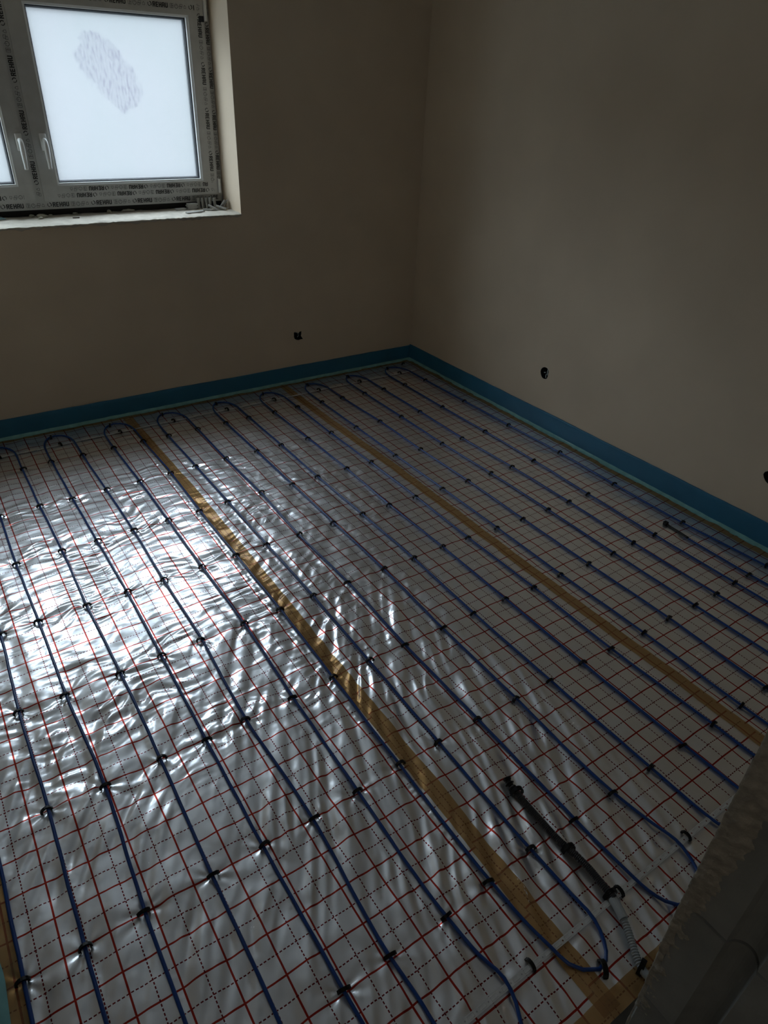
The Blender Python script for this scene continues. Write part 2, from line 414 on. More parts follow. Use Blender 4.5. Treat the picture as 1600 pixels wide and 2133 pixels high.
# profile: from the back of the plaster on the room face, round the arris, then feather out on the block face
yn = np.interp(Z, [0, .29, .49], [YN-.013, YN-.007, YN])
Y_ = np.where(S < 0.3, yn, yn - (S-0.3)/0.7*wd)
X_ = np.where(S < 0.3, edge + 0.14*(0.3-S)/0.3, edge + (np.maximum(JX, edge-0.01)-edge+0.004)*np.clip((S-0.3)/0.7, 0, 1)**1.6)
rough = 0.0045*gn(Z/0.022, S*2.2, 7) + 0.003*gn(Z/0.008, S*7, 8)
X_ = X_ + np.where(S > 0.28, rough*np.sin(np.clip((S-0.28)/0.72, 0, 1)*math.pi)**0.5, 0)
obj('plaster_edge', grid_mesh('plaster_edge', X_, Y_, Z), 'mortar', wn)
# plaster skin on the room face between jamb edge and slab
bm = bmesh.new(); bx(bm, 1.0, 1.12, -0.382, YN-0.0005, -0.012, DZ); obj('plaster_skin', bm, 'plaster', wn)
# hallway behind the camera
bm = bmesh.new()
bx(bm, -1.2, 3.2, -2.3, -2.2, -0.012, ZC); bx(bm, -1.2, -1.1, -2.2, -0.58, -0.012, ZC); bx(bm, 3.1, 3.2, -2.2, -0.58, -0.012, ZC)
bx(bm, -1.1, XL-0.1, -0.58, -0.5, -0.012, ZC)
struct(obj('wall_hallway', bm, 'plaster'))

# outside: added ground, and a dark added wall dimming the view through the panes
M['outside'] = simple('added_wall_dark', (0.090, 0.087, 0.084), 0.95, var=0.03, vscale=0.6)
M['ground'] = simple('added_ground', (0.22, 0.23, 0.235), 0.95, var=0.1, vscale=0.8)
bm = bmesh.new(); bx(bm, -14, 18, 3.75, 11.5, -0.9, -0.6)
struct(obj('floor_outside_added', bm, 'ground'))
bm = bmesh.new(); bx(bm, -14, 18, 11.5, 11.8, -0.9, 3.0)
struct(obj('wall_outside_added', bm, 'outside'))

# lamp added in the unseen hallway, invented to lighten the dark jamb
hl = empty('hall_fill', (-0.55, -1.55, 2.38)); tag(hl, 'unseen added lamp in the hallway behind the doorway', 'fill_light')
lm, lnt, lp, lo_ = new_mat('fill_glow'); lp.inputs['Emission Color'].default_value = (1.0, 0.99, 0.97, 1); lp.inputs['Emission Strength'].default_value = 0.85
bm = bmesh.new(); bmesh.ops.create_uvsphere(bm, u_segments=24, v_segments=14, radius=0.16); obj('fill_globe', bm, lm, hl, smooth=True)
bm = bmesh.new(); tube(bm, [(0, 0, .15), (0, 0, .22)], .05, n=16); obj('fill_mount', bm, 'pvc', hl)

# sill: rough plaster ledge
xs = np.linspace(WX0, WX1, 360); ts = np.linspace(0, 1, 34)
T_, X_ = np.meshgrid(ts, xs)
front = YB - 0.006 + 0.004*gn(X_/0.05, T_*0, 1) + 0.003*gn(X_/0.014, T_*0, 2)
Y_ = np.where(T_ < 0.12, front, front + (T_-0.12)/0.88*(YB+0.27-front))
top = WZ0 + 0.004 + 0.003*gn(X_/0.06, Y_/0.06, 3) + 0.0015*gn(X_/0.018, Y_/0.018, 4)
Z_ = np.where(T_ < 0.12, top - 0.016*(0.12-T_)/0.12*(1+0.5*gn(X_/0.03, T_*0, 5)), top - 0.004*np.clip((0.2-T_)/0.08, 0, 1))
Y_ = np.where(T_ < 0.02, YB+0.001, Y_)
struct(obj('trim_1', grid_mesh('trim_1', X_, Y_, Z_), 'sill'), 'rough pale plaster window sill with a ragged front edge', 'sill')

# ================================================================ WINDOW
win1 = empty('window_1', (0, 0, 0)); struct(win1, 'white plastic two-sash window with printed protective film', 'window')
def ring(bm, X0, X1, Z0, Z1, l, r, b, t, ya, yb):
    """four mitred bars between an outer and an inner rectangle"""
    o = [(X0, Z0), (X1, Z0), (X1, Z1), (X0, Z1)]; i = [(X0+l, Z0+b), (X1-r, Z0+b), (X1-r, Z1-t), (X0+l, Z1-t)]
    for k in range(4):
        q = [o[k], o[(k+1) % 4], i[(k+1) % 4], i[k]]
        lo = [bm.verts.new((x, ya, z)) for x, z in q]; hi = [bm.verts.new((x, yb, z)) for x, z in q]
        bm.faces.new(lo); bm.faces.new(hi[::-1])
        for j in range(4): bm.faces.new((lo[j], lo[(j+1) % 4], hi[(j+1) % 4], hi[j]))
YS, YF = 3.395, 3.410        # inner faces of sash and frame
bm = bmesh.new(); ring(bm, -0.082, 1.722, 1.060, 2.046, 0.062, 0.062, 0.062, 0.062, YF, YF+0.075)
fr = obj('frame', bm, 'film', win1)
bm = bmesh.new(); bx(bm, -0.08, 1.72, YF+0.022, YF+0.06, WZ0+0.004, 1.0598); obj('frame_extension', bm, 'dark', win1)
bm = bmesh.new(); bx(bm, 0.7455, 0.7845, YS+0.006, YF+0.06, 1.102, 2.02); mu = obj('mullion', bm, 'film', win1)

# lettering on the film ------------------------------------------------
def R_(x0, y0, x1, y1): return [(x0, y0), (x1, y0), (x1, y1), (x0, y1)]
GL = {
 'R': [R_(0,0,.22,1), R_(.22,.8,.62,1), R_(.22,.42,.62,.6), R_(.44,.6,.66,.8), [(.30,.42),(.52,.42),(.68,0),(.45,0)]],
 'E': [R_(0,0,.22,1), R_(.22,.8,.6,1), R_(.22,.41,.56,.6), R_(.22,0,.6,.2)],
 'H': [R_(0,0,.22,1), R_(.44,0,.66,1), R_(.22,.4,.44,.6)],
 'A': [R_(0,0,.22,.9), R_(.44,0,.66,.9), R_(.1,.8,.56,1), R_(.22,.36,.44,.54)],
 'U': [R_(0,.1,.22,1), R_(.44,.1,.66,1), R_(.1,0,.56,.2)]}
def arc(cx, cy, r0, r1, a0, a1, n=6):
    out = []
    for i in range(n):
        t0 = a0+(a1-a0)*i/n; t1 = a0+(a1-a0)*(i+1)/n
        out.append([(cx+r0*math.cos(t0), cy+r0*math.sin(t0)), (cx+r1*math.cos(t0), cy+r1*math.sin(t0)), (cx+r1*math.cos(t1), cy+r1*math.sin(t1)), (cx+r0*math.cos(t1), cy+r0*math.sin(t1))])
    return out
def unit_polys():
    bold, thin = [], []
    bold += arc(.11, .115, .075, .105, 2.4, 4.9) + arc(.11, .115, .07, .11, -.9, 1.5)            # ring of two arrows
    s = .22; x = .27
    for ch in 'REHAU':
        bold += [[(x+a*s, b*s) for a, b in p] for p in GL[ch]]; x += .165
    w = .014
    def box(x0, y0, x1, y1): return [R_(x0, y0, x1, y0+w), R_(x0, y1-w, x1, y1), R_(x0, y0, x0+w, y1), R_(x1-w, y0, x1, y1)]
    x = 1.20
    thin += box(x, .01, x+.17, .21) + [R_(x+.08, .01, x+.09+w, .21), R_(x+.08, .11, x+.17, .11+w)]
    x = 1.43
    thin += arc(x+.1, .1, .08, .1, 2.0, 7.6, 9) + [R_(x+.092, .1, x+.108, .23)]
    x = 1.68
    thin += box(x, .01, x+.14, .13) + box(x+.05, .08, x+.19, .21)
    x = 1.94
    thin += [R_(x, .03, x+.12, .03+w), R_(x, .03, x+w, .11), R_(x+.12-w, .03, x+.12, .11), [(x, .11), (x+.02, .11), (x+.07, .17), (x+.055, .18)], [(x+.12, .11), (x+.10, .11), (x+.055, .17), (x+.07, .18)]]
    return bold, thin
BOLD, THIN = unit_polys()
PER = 2.2
def film_print(parent, origin, du, dv, length, scale, phase, ynorm, clip_v=None):
    """repeat the printed strip from origin along du for length; letters rise along dv (2D x,z directions)"""
    for nm, polys, mat in (('film_lettering', BOLD, 'ink'), ('film_symbols', THIN, 'inkgrey')):
        bm = bmesh.new()
        n0 = int(math.floor(-phase/PER))-1
        for n in range(n0, n0 + int(length/scale/PER)+4):
            for p in polys:
                us = [(a + n*PER + phase)*scale for a, b in p]
                if min(us) < 0 or max(us) > length: continue
                vs = []
                for (a, b), uu in zip(p, us):
                    if clip_v is not None: b = min(max(b, clip_v[0]), clip_v[1])
                    vs.append(bm.verts.new((origin[0]+du[0]*uu+dv[0]*b*scale, ynorm, origin[1]+du[1]*uu+dv[1]*b*scale)))
                try: bm.faces.new(vs)
                except ValueError: pass
        obj(nm, bm, mat, parent)
SCL = 0.096
film_print(fr, (0.30, 1.070), (1, 0), (0, 1), 1.40, SCL, 0.75, YF-0.0006)
film_print(mu, (0.776, 1.12), (0, 1), (-1, 0), 0.86, SCL, 0.55, YS+0.0054)
film_print(fr, (1.699, 1.96), (0, -1), (1, 0), 0.84, SCL*0.9, 0.9, YF-0.0006)

def make_sash(X0, X1, l, r, handle_x, side):
    Z0, Z1, b, t = 1.098, 1.985, 0.070, 0.082
    s = empty('sash'); s.parent = win1
    # sash is one welded frame: body mesh is the part, the rest hangs below it
    COL.objects.unlink(s); bpy.data.objects.remove(s)
    bm = bmesh.new(); ring(bm, X0, X1, Z0, Z1, l, r, b, t, YS, YS+0.07)
    s = obj('sash', bm, 'film', win1)
    # glazing bead: sloped ring down to the glass
    gx0, gx1, gz0, gz1 = X0+l, X1-r, Z0+b, Z1-t
    bm = bmesh.new()
    o = [(gx0, gz0), (gx1, gz0), (gx1, gz1), (gx0, gz1)]; w = 0.010
    i_ = [(gx0+w, gz0+w), (gx1-w, gz0+w), (gx1-w, gz1-w), (gx0+w, gz1-w)]
    a = [bm.verts.new((x, YS+0.004, z)) for x, z in o]; c = [bm.verts.new((x, YS+0.007, z)) for x, z in i_]; d = [bm.verts.new((x, YS+0.030, z)) for x, z in i_]
    for k in range(4):
        bm.faces.new((a[k], a[(k+1) % 4], c[(k+1) % 4], c[k])); bm.faces.new((c[k], c[(k+1) % 4], d[(k+1) % 4], d[k]))
    obj('glazing_bead', bm, 'pvc', s)
    bm = bmesh.new(); ring(bm, gx0+w, gx1-w, gz0+w, gz1-w, .005, .005, .005, .005, YS+0.022, YS+0.034); obj('gasket', bm, 'gasket', s)
    bm = bmesh.new(); ring(bm, gx0+w+.001, gx1-w-.001, gz0+w+.001, gz1-w-.001, .009, .009, .009, .009, YS+0.040, YS+0.052); obj('spacer', bm, 'gasket', s)
    bm = bmesh.new(); bx(bm, gx0+w-.004, gx1-w+.004, YS+0.034, YS+0.038, gz0+w-.004, gz1-w+.004)
    obj('pane', bm, 'pane', s)
    # handle: rosette and downward lever
    bm = bmesh.new()
    bx(bm, handle_x-.015, handle_x+.015, YS-.011, YS-.0005, 1.322, 1.395, bev=.004)
    P = [(handle_x, YS-.008, 1.366), (handle_x, YS-.030, 1.367), (handle_x, YS-.044, 1.364), (handle_x, YS-.050, 1.350), (handle_x, YS-.050, 1.32), (handle_x, YS-.048, 1.28), (handle_x, YS-.044, 1.247)]
    P = catmull(P, .006)
    tube(bm, P, .009, n=10, rads=[.0085 + .003*math.sin(min(1, k/len(P)*1.2)*math.pi) for k in range(len(P))], squash=1.1)
    obj('handle', bm, 'pvc', s, smooth=True)
    return s
sl = make_sash(-0.052, 0.745, 0.072, 0.064, 0.727, -1)
sr = make_sash(0.785, 1.690, 0.074, 0.080, 0.833, 1)
# film rows on the right sash (upside-down on the bottom rail) and on the left one
film_print(sr, (1.672, 1.131), (-1, 0), (0, -1), 0.83, SCL*0.95, 0.35, YS-0.0006)
film_print(sr, (1.640, 1.160), (-1, 0), (0, -1), 0.73, SCL*0.95, 1.5, YS-0.0006)
film_print(sr, (1.655, 1.955), (0, -1), (1, 0), 0.80, SCL*0.95, 0.45, YS-0.0006)
film_print(sr, (0.90, 1.925), (1, 0), (0, 1), 0.75, SCL*0.95, 1.25, YS-0.0006)
film_print(sl, (0.700, 1.131), (-1, 0), (0, -1), 0.70, SCL*0.95, 0.9, YS-0.0006)
# hinge covers on the right edge and the dark corner joint
for za, zb in ((1.103, 1.175), (1.885, 1.985)):
    bm = bmesh.new(); bx(bm, 1.692, 1.706, YS-0.010, YF+0.002, za, zb, bev=.003); obj('hinge', bm, 'pvc', win1)
bm = bmesh.new(); bx(bm, 1.664, 1.690, YS-0.0012, YS+0.002, 1.880, 1.905); obj('corner_joint', bm, 'gasket', win1)

# ================================================================ CABLE LAYOUT (measured)
T = {
0:{4:(715,2059),5:(811,1988),6:(929,1905),7:(1021,1832),8:(1106,1767),9:(1198,1704),10:(1279,1649),11:(1357,1597),12:(1425,1549),13:(1487,1507),14:(1545,1467),15:(1597,1430)},
1:{0:(48,2042),1:(176,1973),2:(301,1895),3:(441,1820),4:(547,1759),5:(651,1702),6:(745,1645),7:(832,1590),8:(914,1544),9:(996,1496),10:(1077,1454),11:(1147,1415),12:(1214,1379),13:(1274,1349),14:(1342,1316),15:(1395,1286),16:(1448,1259),17:(1494,1236),18:(1532,1212),19:(1562,1195),20:(1597,1177)},
2:{1:(100,1684),2:(218,1635),3:(334,1579),4:(429,1539),5:(512,1496),6:(610,1450),7:(694,1409),8:(769,1374),9:(844,1341),10:(922,1306),11:(987,1275),12:(1054,1246),13:(1113,1222),14:(1170,1195),15:(1227,1173),16:(1279,1150),17:(1320,1129),18:(1364,1112),20:(1422,1087)},
3:{1:(39,1481),2:(137,1445),3:(251,1400),4:(336,1364),5:(420,1330),6:(509,1297),7:(584,1267),8:(652,1239),9:(725,1211),10:(799,1183),11:(862,1161),12:(922,1137),13:(976,1118),14:(1037,1098),15:(1090,1079),16:(1142,1060),17:(1185,1043),18:(1225,1027),20:(1280,1007)},
4:{1:(1,1320),2:(80,1292),3:(180,1259),4:(264,1231),5:(341,1206),6:(421,1179),7:(492,1154),8:(556,1132),9:(622,1111),10:(696,1087),11:(755,1069),12:(812,1050),13:(867,1033),14:(923,1016),15:(976,1000),16:(1023,984),17:(1067,971),18:(1112,957),20:(1166,941)},
5:{2:(33,1173),3:(129,1145),4:(202,1125),5:(277,1102),6:(350,1082),7:(417,1062),8:(475,1043),9:(543,1024),10:(609,1007),11:(662,991),12:(722,974),13:(772,961),14:(825,947),15:(876,934),16:(922,922),17:(964,911),18:(1011,897),20:(1060,884)},
6:{2:(0,1075),3:(82,1052),4:(151,1037),5:(221,1018),6:(291,1001),7:(356,983),8:(408,969),9:(470,953),10:(535,938),11:(586,925),12:(643,912),13:(689,900),14:(743,888),15:(792,876),16:(836,866),17:(876,856),18:(921,846),20:(968,834)},
7:{3:(46,975),4:(108,960),5:(172,946),6:(237,931),7:(299,917),8:(351,906),9:(412,892),10:(471,879),11:(520,868),12:(572,857),13:(620,846),14:(670,836),15:(714,827),16:(761,818),17:(799,809),18:(843,800),20:(887,790)}}
TIE = {}
for R in T:
    for k in T[R]:
        p = pix(*T[R][k], 0.010); TIE[(k, R)] = (p[0], p[1])
NK = 21
RUN = {}            # ordered y -> x of each straight run
for k in range(NK):
    have = sorted([(TIE[(k, R)][1], TIE[(k, R)][0]) for R in range(8) if (k, R) in TIE])
    mx = sum(h[1] for h in have)/len(have)
    pts = list(have)
    if k == 19:
        pts = [(-0.15, 2.702), (0.0, 2.700)] + have + [(0.72, 2.696)]
    else:
        if pts[0][0] > 0.2: pts = [(-0.15, pts[0][1]-0.004), (0.01, pts[0][1])] + pts
        else: pts = [(-0.15, pts[0][1]+0.002)] + pts
        y = pts[-1][0]
        while y < 2.6: y += 0.4; pts.append((min(y, 2.80), mx + random.uniform(-.003, .003)))
        pts.append((2.93, pts[-1][1]))
    RUN[k] = pts
def run_x(k, y):
    ys = [p[0] for p in RUN[k]]; xs_ = [p[1] for p in RUN[k]]
    return np.interp(y, ys, xs_)
STRIP_Y, STRIP_FAR = -0.180, 2.965
SZ = 0.0060
def zc(x, y):
    if abs(y-STRIP_Y) < .05: return SZ + .0065*math.exp(-((y-STRIP_Y)/.02)**2)
    return SZ
def p3(x, y): return (x, y, zc(x, y))
path = []
def add_run(k, up):
    pts = [p3(x, y) for y, x in RUN[k]]
    if k in NEARCUT: pts = [q for q in pts if q[1] > NEARCUT[k]]
    path.extend(pts if up else pts[::-1])
NEARCUT = {5: 0.0, 6: 0.005, 7: 0.01, 8: 0.01, 9: 0.01, 10: 0.01}
NEARLOOP = {
 5: [(.612, -.10), (.611, -.16), (.622, -.225), (.655, -.275), (.700, -.292), (.742, -.280), (.767, -.249), (.784, -.214), (.794, -.165), (.781, -.099)],
 7: [(.920, -.095), (.928, -.177), (.940, -.223), (.959, -.249), (.993, -.269), (1.018, -.264), (1.047, -.234), (1.062, -.190), (1.063, -.115)],
 9: [(1.225, -.076), (1.227, -.167), (1.233, -.214), (1.247, -.254), (1.266, -.277), (1.305, -.290), (1.350, -.280), (1.385, -.249), (1.397, -.224), (1.404, -.190), (1.393, -.090)]}
def half(xa, xb, y0, y1, n=7):
    cx, r = (xa+xb)/2, (xb-xa)/2
    return [p3(cx - r*math.cos(t), y0 + (y1-y0)*math.sin(t)) for t in [math.pi*(i+.5)/n for i in range(n)]]
order = list(range(19)) + [20]
for n, k in enumerate(order):
    up = (n % 2 == 0)
    add_run(k, up)
    if n+1 < len(order):
        k2 = order[n+1]
        if up: path.extend(half(run_x(k, 2.93), run_x(k2, 2.93), 2.95, 3.082))
        elif k in NEARLOOP: path.extend([p3(*q) for q in NEARLOOP[k]])
        else: path.extend(half(run_x(k, -.15), run_x(k2, -.15), -.17, -.285))
# last: k20 comes down, turns and runs up as k19 to the end joint
path.extend(half(run_x(20, -.15), run_x(19, -.15), -.17, -.24))
add_run(19, True)
# (order: 0 up, 1 down, ..., 18 up, 20 down, 19 up)
CP = catmull(path, 0.02)
CP = [(p[0] + .0012*float(gn(p[0]*3, p[1]/.11, 21)), p[1], p[2]) for p in CP]

# ================================================================ FOIL
def foil_h(X, Y):
    xw = X + .035*gn(X/.17, Y/.17, 1) ; yw = Y + .035*gn(X/.19, Y/.15, 2)
    # region weights
    wm = sstep(.45, 1.05, Y)*(1-sstep(2.15, 2.75, Y))*(1-.62*sstep(.98, 1.5, X))*(1-sstep(1.45, 2.15, X))
    wn_ = (1-sstep(.85, 1.45, Y))*(1-sstep(1.15, 1.65, X))
    wf = sstep(2.0, 2.5, Y)*(1-.6*sstep(1.0, 1.6, X))
    # crosswise crinkles in the middle of the floor
    sk = yw - .22*xw + .05*gn(X/.33, Y/.33, 16)
    c1 = -np.abs(gn(xw/.19, sk/.055, 3)); c2 = -np.abs(gn(xw/.10+.3*yw/.05, sk/.032, 4)); c3 = gn(xw/.055, sk/.021, 5)
    mk = .30+.95*sstep(-.35, .45, gn(X/.24, Y/.20, 17))
    h = wm*mk*(.0072*c1 + .0034*c2 + .0008*c3)
    # long folds running away from the doorway in the foreground
    xn = X + .012*gn(X/.25, Y/.25, 22); yq = Y + .02*gn(X/.3, Y/.3, 23)
    p = .86*xn-.5*yq; q = .5*xn+.86*yq
    n1 = gn(p/.034, q/.42, 6); n2 = -np.abs(gn(p/.046, q/.34, 7)); n3 = gn(p/.024, q/.10, 8)
    h += wn_*.0050*gn(p/.075, q/.60, 26)
    h += wn_*(.0046*n1 + .0060*n2 + .0004*n3)*(.55+.9*sstep(-.3, .5, gn(X/.3, Y/.3, 18)))
    p2 = .95*xn-.3*yq; q2 = .3*xn+.95*yq
    h += (1-sstep(.5, .9, Y))*sstep(.55, .75, X)*(1-sstep(1.25, 1.7, X))*(.0066*gn(p2/.030, q2/.45, 9)-.0035*np.abs(gn(p2/.045, q2/.35, 19)))
    wr = sstep(.93, 1.05, X)*(1-sstep(1.5, 2.2, X))*sstep(.6, 1.0, Y)*(1-sstep(2.3, 2.9, Y))
    h += wr*(.0016*gn(xw/.045, yw/.030, 24) - .0018*np.abs(gn(xw/.07, yw/.05, 25)))
    # calm areas still wave a little
    h += .0022*gn(X/.12, Y/.10, 10) + .0010*gn(X/.05, Y/.045, 11) + wf*(-.0016*np.abs(gn(xw/.22, yw/.05, 12)))
    # foil bulges up between the cables and is held down along them
    d = np.full(X.shape, 9.0)
    for k in range(NK):
        if k == 19: dk = np.where(Y < .74, np.abs(X-run_x(k, Y)), 9.0)
        else: dk = np.abs(X-run_x(k, Y))
        d = np.minimum(d, dk)
    hold = 1-np.exp(-(d/.016)**2)
    h = h*(.15+.85*hold) + .0035*hold*(1-np.exp(-(d/.05)**2))*(1+.8*gn(X/.2, Y/.2, 13))
    # small puckers alongside the cables
    h += .0011*np.exp(-((d-.011)/.006)**2)*np.maximum(0, gn(X/.04, Y/.011, 14))*(1-.6*sstep(1.2, 1.9, X))
    # pinched stars round the clips
    for (k, R), (tx, ty) in TIE.items():
        a = (np.abs(X-tx) < .14) & (np.abs(Y-ty) < .14)
        if not a.any(): continue
        dx, dy = X[a]-tx, Y[a]-ty; r = np.hypot(dx, dy); th = np.arctan2(dy, dx)
        st = 1.0 if tx < 1.1 else .45
        ph = (k*1.7+R*2.3)
        h[a] += st*(.0030*np.exp(-r/.040)*np.clip(r/.015, 0, 1)*np.cos(6*th+ph+1.5*np.sin(2*th+ph)) - .003*np.exp(-(r/.022)**2))
    # pressed flat under the metal strips and the sensor tube
    for sy in (STRIP_Y, STRIP_FAR): h *= 1-.95*np.exp(-((Y-sy)/.020)**4)
    h *= 1-.9*np.exp(-((X-np.interp(Y, [-.35, -.30, -.2, 0], [1.06, 1.08, 1.132, 1.139]))/.016)**2)*sstep(-.36, -.33, Y)*(1-sstep(.2, .23, Y))
    # ruffled free edge of the first sheet next to the seam
    h += .0035*np.exp(-((X-.905)/.007)**2)*(.6+.9*gn(X/.05, Y/.009, 15))*sstep(-.2, .1, Y)
    return h
YA, YZ = -0.352, 3.150
def foil_sheet(xa, xb, mat, label, dz, dx=.005):
    xs = np.linspace(xa, xb, int((xb-xa)/dx)+1); ys = np.linspace(YA, YZ, int((YZ-YA)/dx)+1)
    X, Y = np.meshgrid(xs, ys)
    me = grid_mesh('foil_sheet', X, Y, foil_h(X, Y)+dz)
    return tag(obj('foil_sheet', me, mat), label, 'foil', 'reflective foil sheets on the floor')
foil_sheet(XL+.012, 0.945, 'foil1', 'crinkled silver foil sheet with red grid beneath the window, nearest the left wall', 0.0)
foil_sheet(0.9455, 1.940, 'foil2', 'middle silver foil sheet with red grid between the two brown tape seams', 0.0)
foil_sheet(1.9405, XR-.012, 'foil3', 'smooth grey foil sheet with red grid along the right wall', 0.0)

# ---- brown packing tape
def tape(label, cl, width, along, step=.008, group='brown tape strips'):
    """cl: centre line list of (x,y); along 'x' or 'y'"""
    L_ = []
    for a, b in zip(cl[:-1], cl[1:]):
        n = max(2, int(math.hypot(b[0]-a[0], b[1]-a[1])/step))
        L_ += [(a[0]+(b[0]-a[0])*i/n, a[1]+(b[1]-a[1])*i/n) for i in range(n)]
    L_.append(cl[-1]); L_ = np.array(L_)
    w = np.linspace(-width/2, width/2, 9)
    if along == 'y':
        X = L_[:, 0][:, None] + w[None, :]; Y = np.repeat(L_[:, 1][:, None], 9, 1)
    else:
        X = np.repeat(L_[:, 0][:, None], 9, 1); Y = L_[:, 1][:, None] + w[None, :]
    Z = foil_h(X, Y)*.85 + .0016 + .0006*gn(X/.02, Y/.03, 30)
    return tag(obj('packing_tape', grid_mesh('packing_tape', X, Y, Z), 'tape'), label, 'tape', group)
tape('brown packing tape over the seam through the bright crinkled foil', [(.952, -.34), (.952, -.16), (.953, 0.0), (.957, .2), (.958, 1.4), (.957, 2.2), (.945, 2.64), (.935, 3.13)], .052, 'y')
tape('faint brown packing tape over the seam nearer the right wall', [(1.926, -.34), (1.921, .3), (1.917, .6), (1.923, 1.25), (1.927, 1.9), (1.915, 2.5), (1.915, 3.13)], .05, 'y')
tape('brown packing tape along the foil edge beneath the window', [(XL+.03, 3.143), (2.9, 3.143)], .040, 'x')
tape('brown packing tape along the foil edge by the right wall', [(2.895, -.33), (2.905, 1.5), (2.905, 3.12)], .050, 'y')
tape('brown packing tape along the foil edge by the left wall', [(-.113, -.33), (-.113, 3.12)], .050, 'y')
tape('brown packing tape along the foil edge by the block wall', [(-.08, -.330), (2.87, -.330)], .044, 'x')

# ---- blue edge strips
def edge_strip(label, a, b, inward, h, hl=0.0):
    """strip standing against a wall from a to b; inward = unit normal into the room"""
    L_ = math.hypot(b[0]-a[0], b[1]-a[1]); n = int(L_/.02)
    s = np.linspace(0, 1, n); prof = np.array([0, .2, .4, .6, .8, .97, 1.0, 1.0])
    out = np.array([.0105, .0098, .0092, .0088, .0085, .0082, .006, 0.0])
    Sg, Pk = np.meshgrid(s, np.arange(8), indexing='ij')
    top = h + (hl-h)*Sg + .003*gn(Sg*L_/.5, Sg*0, 40) + .0015*gn(Sg*L_/.09, Sg*0, 41)
    Z = prof[Pk]*top - .004*(Pk == 0)
    w = out[Pk] + (.0022*gn(Sg*L_/.12, Pk*.5, 42))*(Pk < 6)*(Pk > 0)
    w = np.maximum(w, .0015*(Pk < 7))
    X = a[0]+(b[0]-a[0])*Sg + inward[0]*w; Y = a[1]+(b[1]-a[1])*Sg + inward[1]*w
    o = empty('edge_strip', (0, 0, 0)); tag(o, label, 'strip', 'blue edge strips round the floor')
    obj('foam_band', grid_mesh('foam_band', X, Y, Z), 'blue', o)
    # pale film flap turned out over the floor edge
    q = np.linspace(0, 1, 5); Sg, Q = np.meshgrid(s, q, indexing='ij')
    wd = .010 + .020*Q*(1+.25*gn(Sg*L_/.1, Sg*0, 43))
    X = a[0]+(b[0]-a[0])*Sg + inward[0]*wd; Y = a[1]+(b[1]-a[1])*Sg + inward[1]*wd
    Z = .012*(1-Q)**2 + .0042 + .001*gn(Sg*L_/.05, Q*2, 44)
    obj('film_flap', grid_mesh('film_flap', X, Y, Z), 'teal', o)
edge_strip('blue foam edge strip along the wall under the window', (XL+.014, YB-.0005), (XR-.013, YB-.0005), (0, -1), .112, .102)
edge_strip('blue foam edge strip along the right wall, brightest blue', (XR-.0005, YB-.001), (XR-.0005, YN+.01), (-1, 0), .106, .124)
edge_strip('teal foam edge strip along the left wall, only in the lower left corner', (XL+.0005, YN+.01), (XL+.0005, YB-.012), (1, 0), .11, .11)
edge_strip('foam edge strip along the block wall beside the doorway', (1.09, YN+.0005), (XR-.014, YN+.0005), (0, 1), .10, .10)

# ================================================================ CABLE
bm = bmesh.new()
tube(bm, CP, .0045, n=10)
hc = tag(obj('heating_cable', bm, 'cable', smooth=True), 'long blue heating cable laid back and forth over the foil', 'cable')
# end joint of the cable near the right wall
bm = bmesh.new()
ex = [(2.6955, .700, .0085), (2.697, .722, .0085), (2.699, .745, .009), (2.700, .768, .009), (2.701, .79, .009), (2.7005, .806, .010), (2.702, .822, .016)]
tube(bm, catmull(ex, .006), .006, n=10, rads=None)
P = catmull(ex, .006); js = obj('end_sleeve', bm, 'blacktape', hc, smooth=True)
bm = bmesh.new(); bx(bm, 2.692, 2.710, .815, .835, .006, .024, bev=.003); obj('sleeve_tip', bm, 'black', hc)

# ================================================================ CLIPS
def clip_mesh(hw=.0115, ht=.0135, wy=.0026, th=.0025, drop=.011):
    bm = bmesh.new()
    pts = [(-hw-.004, -.0002), (-hw, .001)] + [(-hw*math.cos(t), ht*math.sin(t)**.8) for t in [math.pi*(i+.6)/8.2 for i in range(8)]] + [(hw, .001), (hw+.004, -.0002)]
    outer, inner = [], []
    n = len(pts)
    for i, (x, z) in enumerate(pts):
        a = pts[max(0, i-1)]; b = pts[min(n-1, i+1)]
        t = Vector((b[0]-a[0], b[1]-a[1])).normalized(); nn = Vector((-t.y, t.x))
        for lst, s in ((outer, 1), (inner, 0)):
            lst.append([bm.verts.new((x+nn.x*th*s, y, z+nn.y*th*s)) for y in (-wy, wy)])
    for i in range(n-1):
        o0, o1, i0, i1 = outer[i], outer[i+1], inner[i], inner[i+1]
        bm.faces.new((o0[0], o0[1], o1[1], o1[0])); bm.faces.new((i0[0], i1[0], i1[1], i0[1]))
        bm.faces.new((o0[0], o1[0], i1[0], i0[0])); bm.faces.new((o0[1], i0[1], i1[1], o1[1]))
    for e in (0, n-1): bm.faces.new((outer[e][0], inner[e][0], inner[e][1], outer[e][1]))
    for sx in (-1, 1):   # barbed legs pushed through the foil
        bx(bm, sx*hw-.0013, sx*hw+.0013, -.0015, .0015, -drop, .003)
    bmesh.ops.recalc_face_normals(bm, faces=bm.faces[:])
    me = bpy.data.meshes.new('cable_clip'); bm.to_mesh(me); bm.free(); me.materials.append(M['black'])
    return me
CLIP = clip_mesh(hw=.0110, ht=.0108, wy=.0042, th=.0042); CLIPBIG = clip_mesh(hw=.0150, ht=.0215, wy=.0058, th=.0048)
def clip(x, y, z, rz, label, group, big=False, tilt=0.0, name='cable_clip'):
    o = bpy.data.objects.new(name, CLIPBIG if big else CLIP); COL.objects.link(o)
    o.location = (x, y, z); o.rotation_euler = (tilt, random.uniform(-.08, .08), rz)
    return tag(o, label, 'clip', group)
rc = random.Random(3)
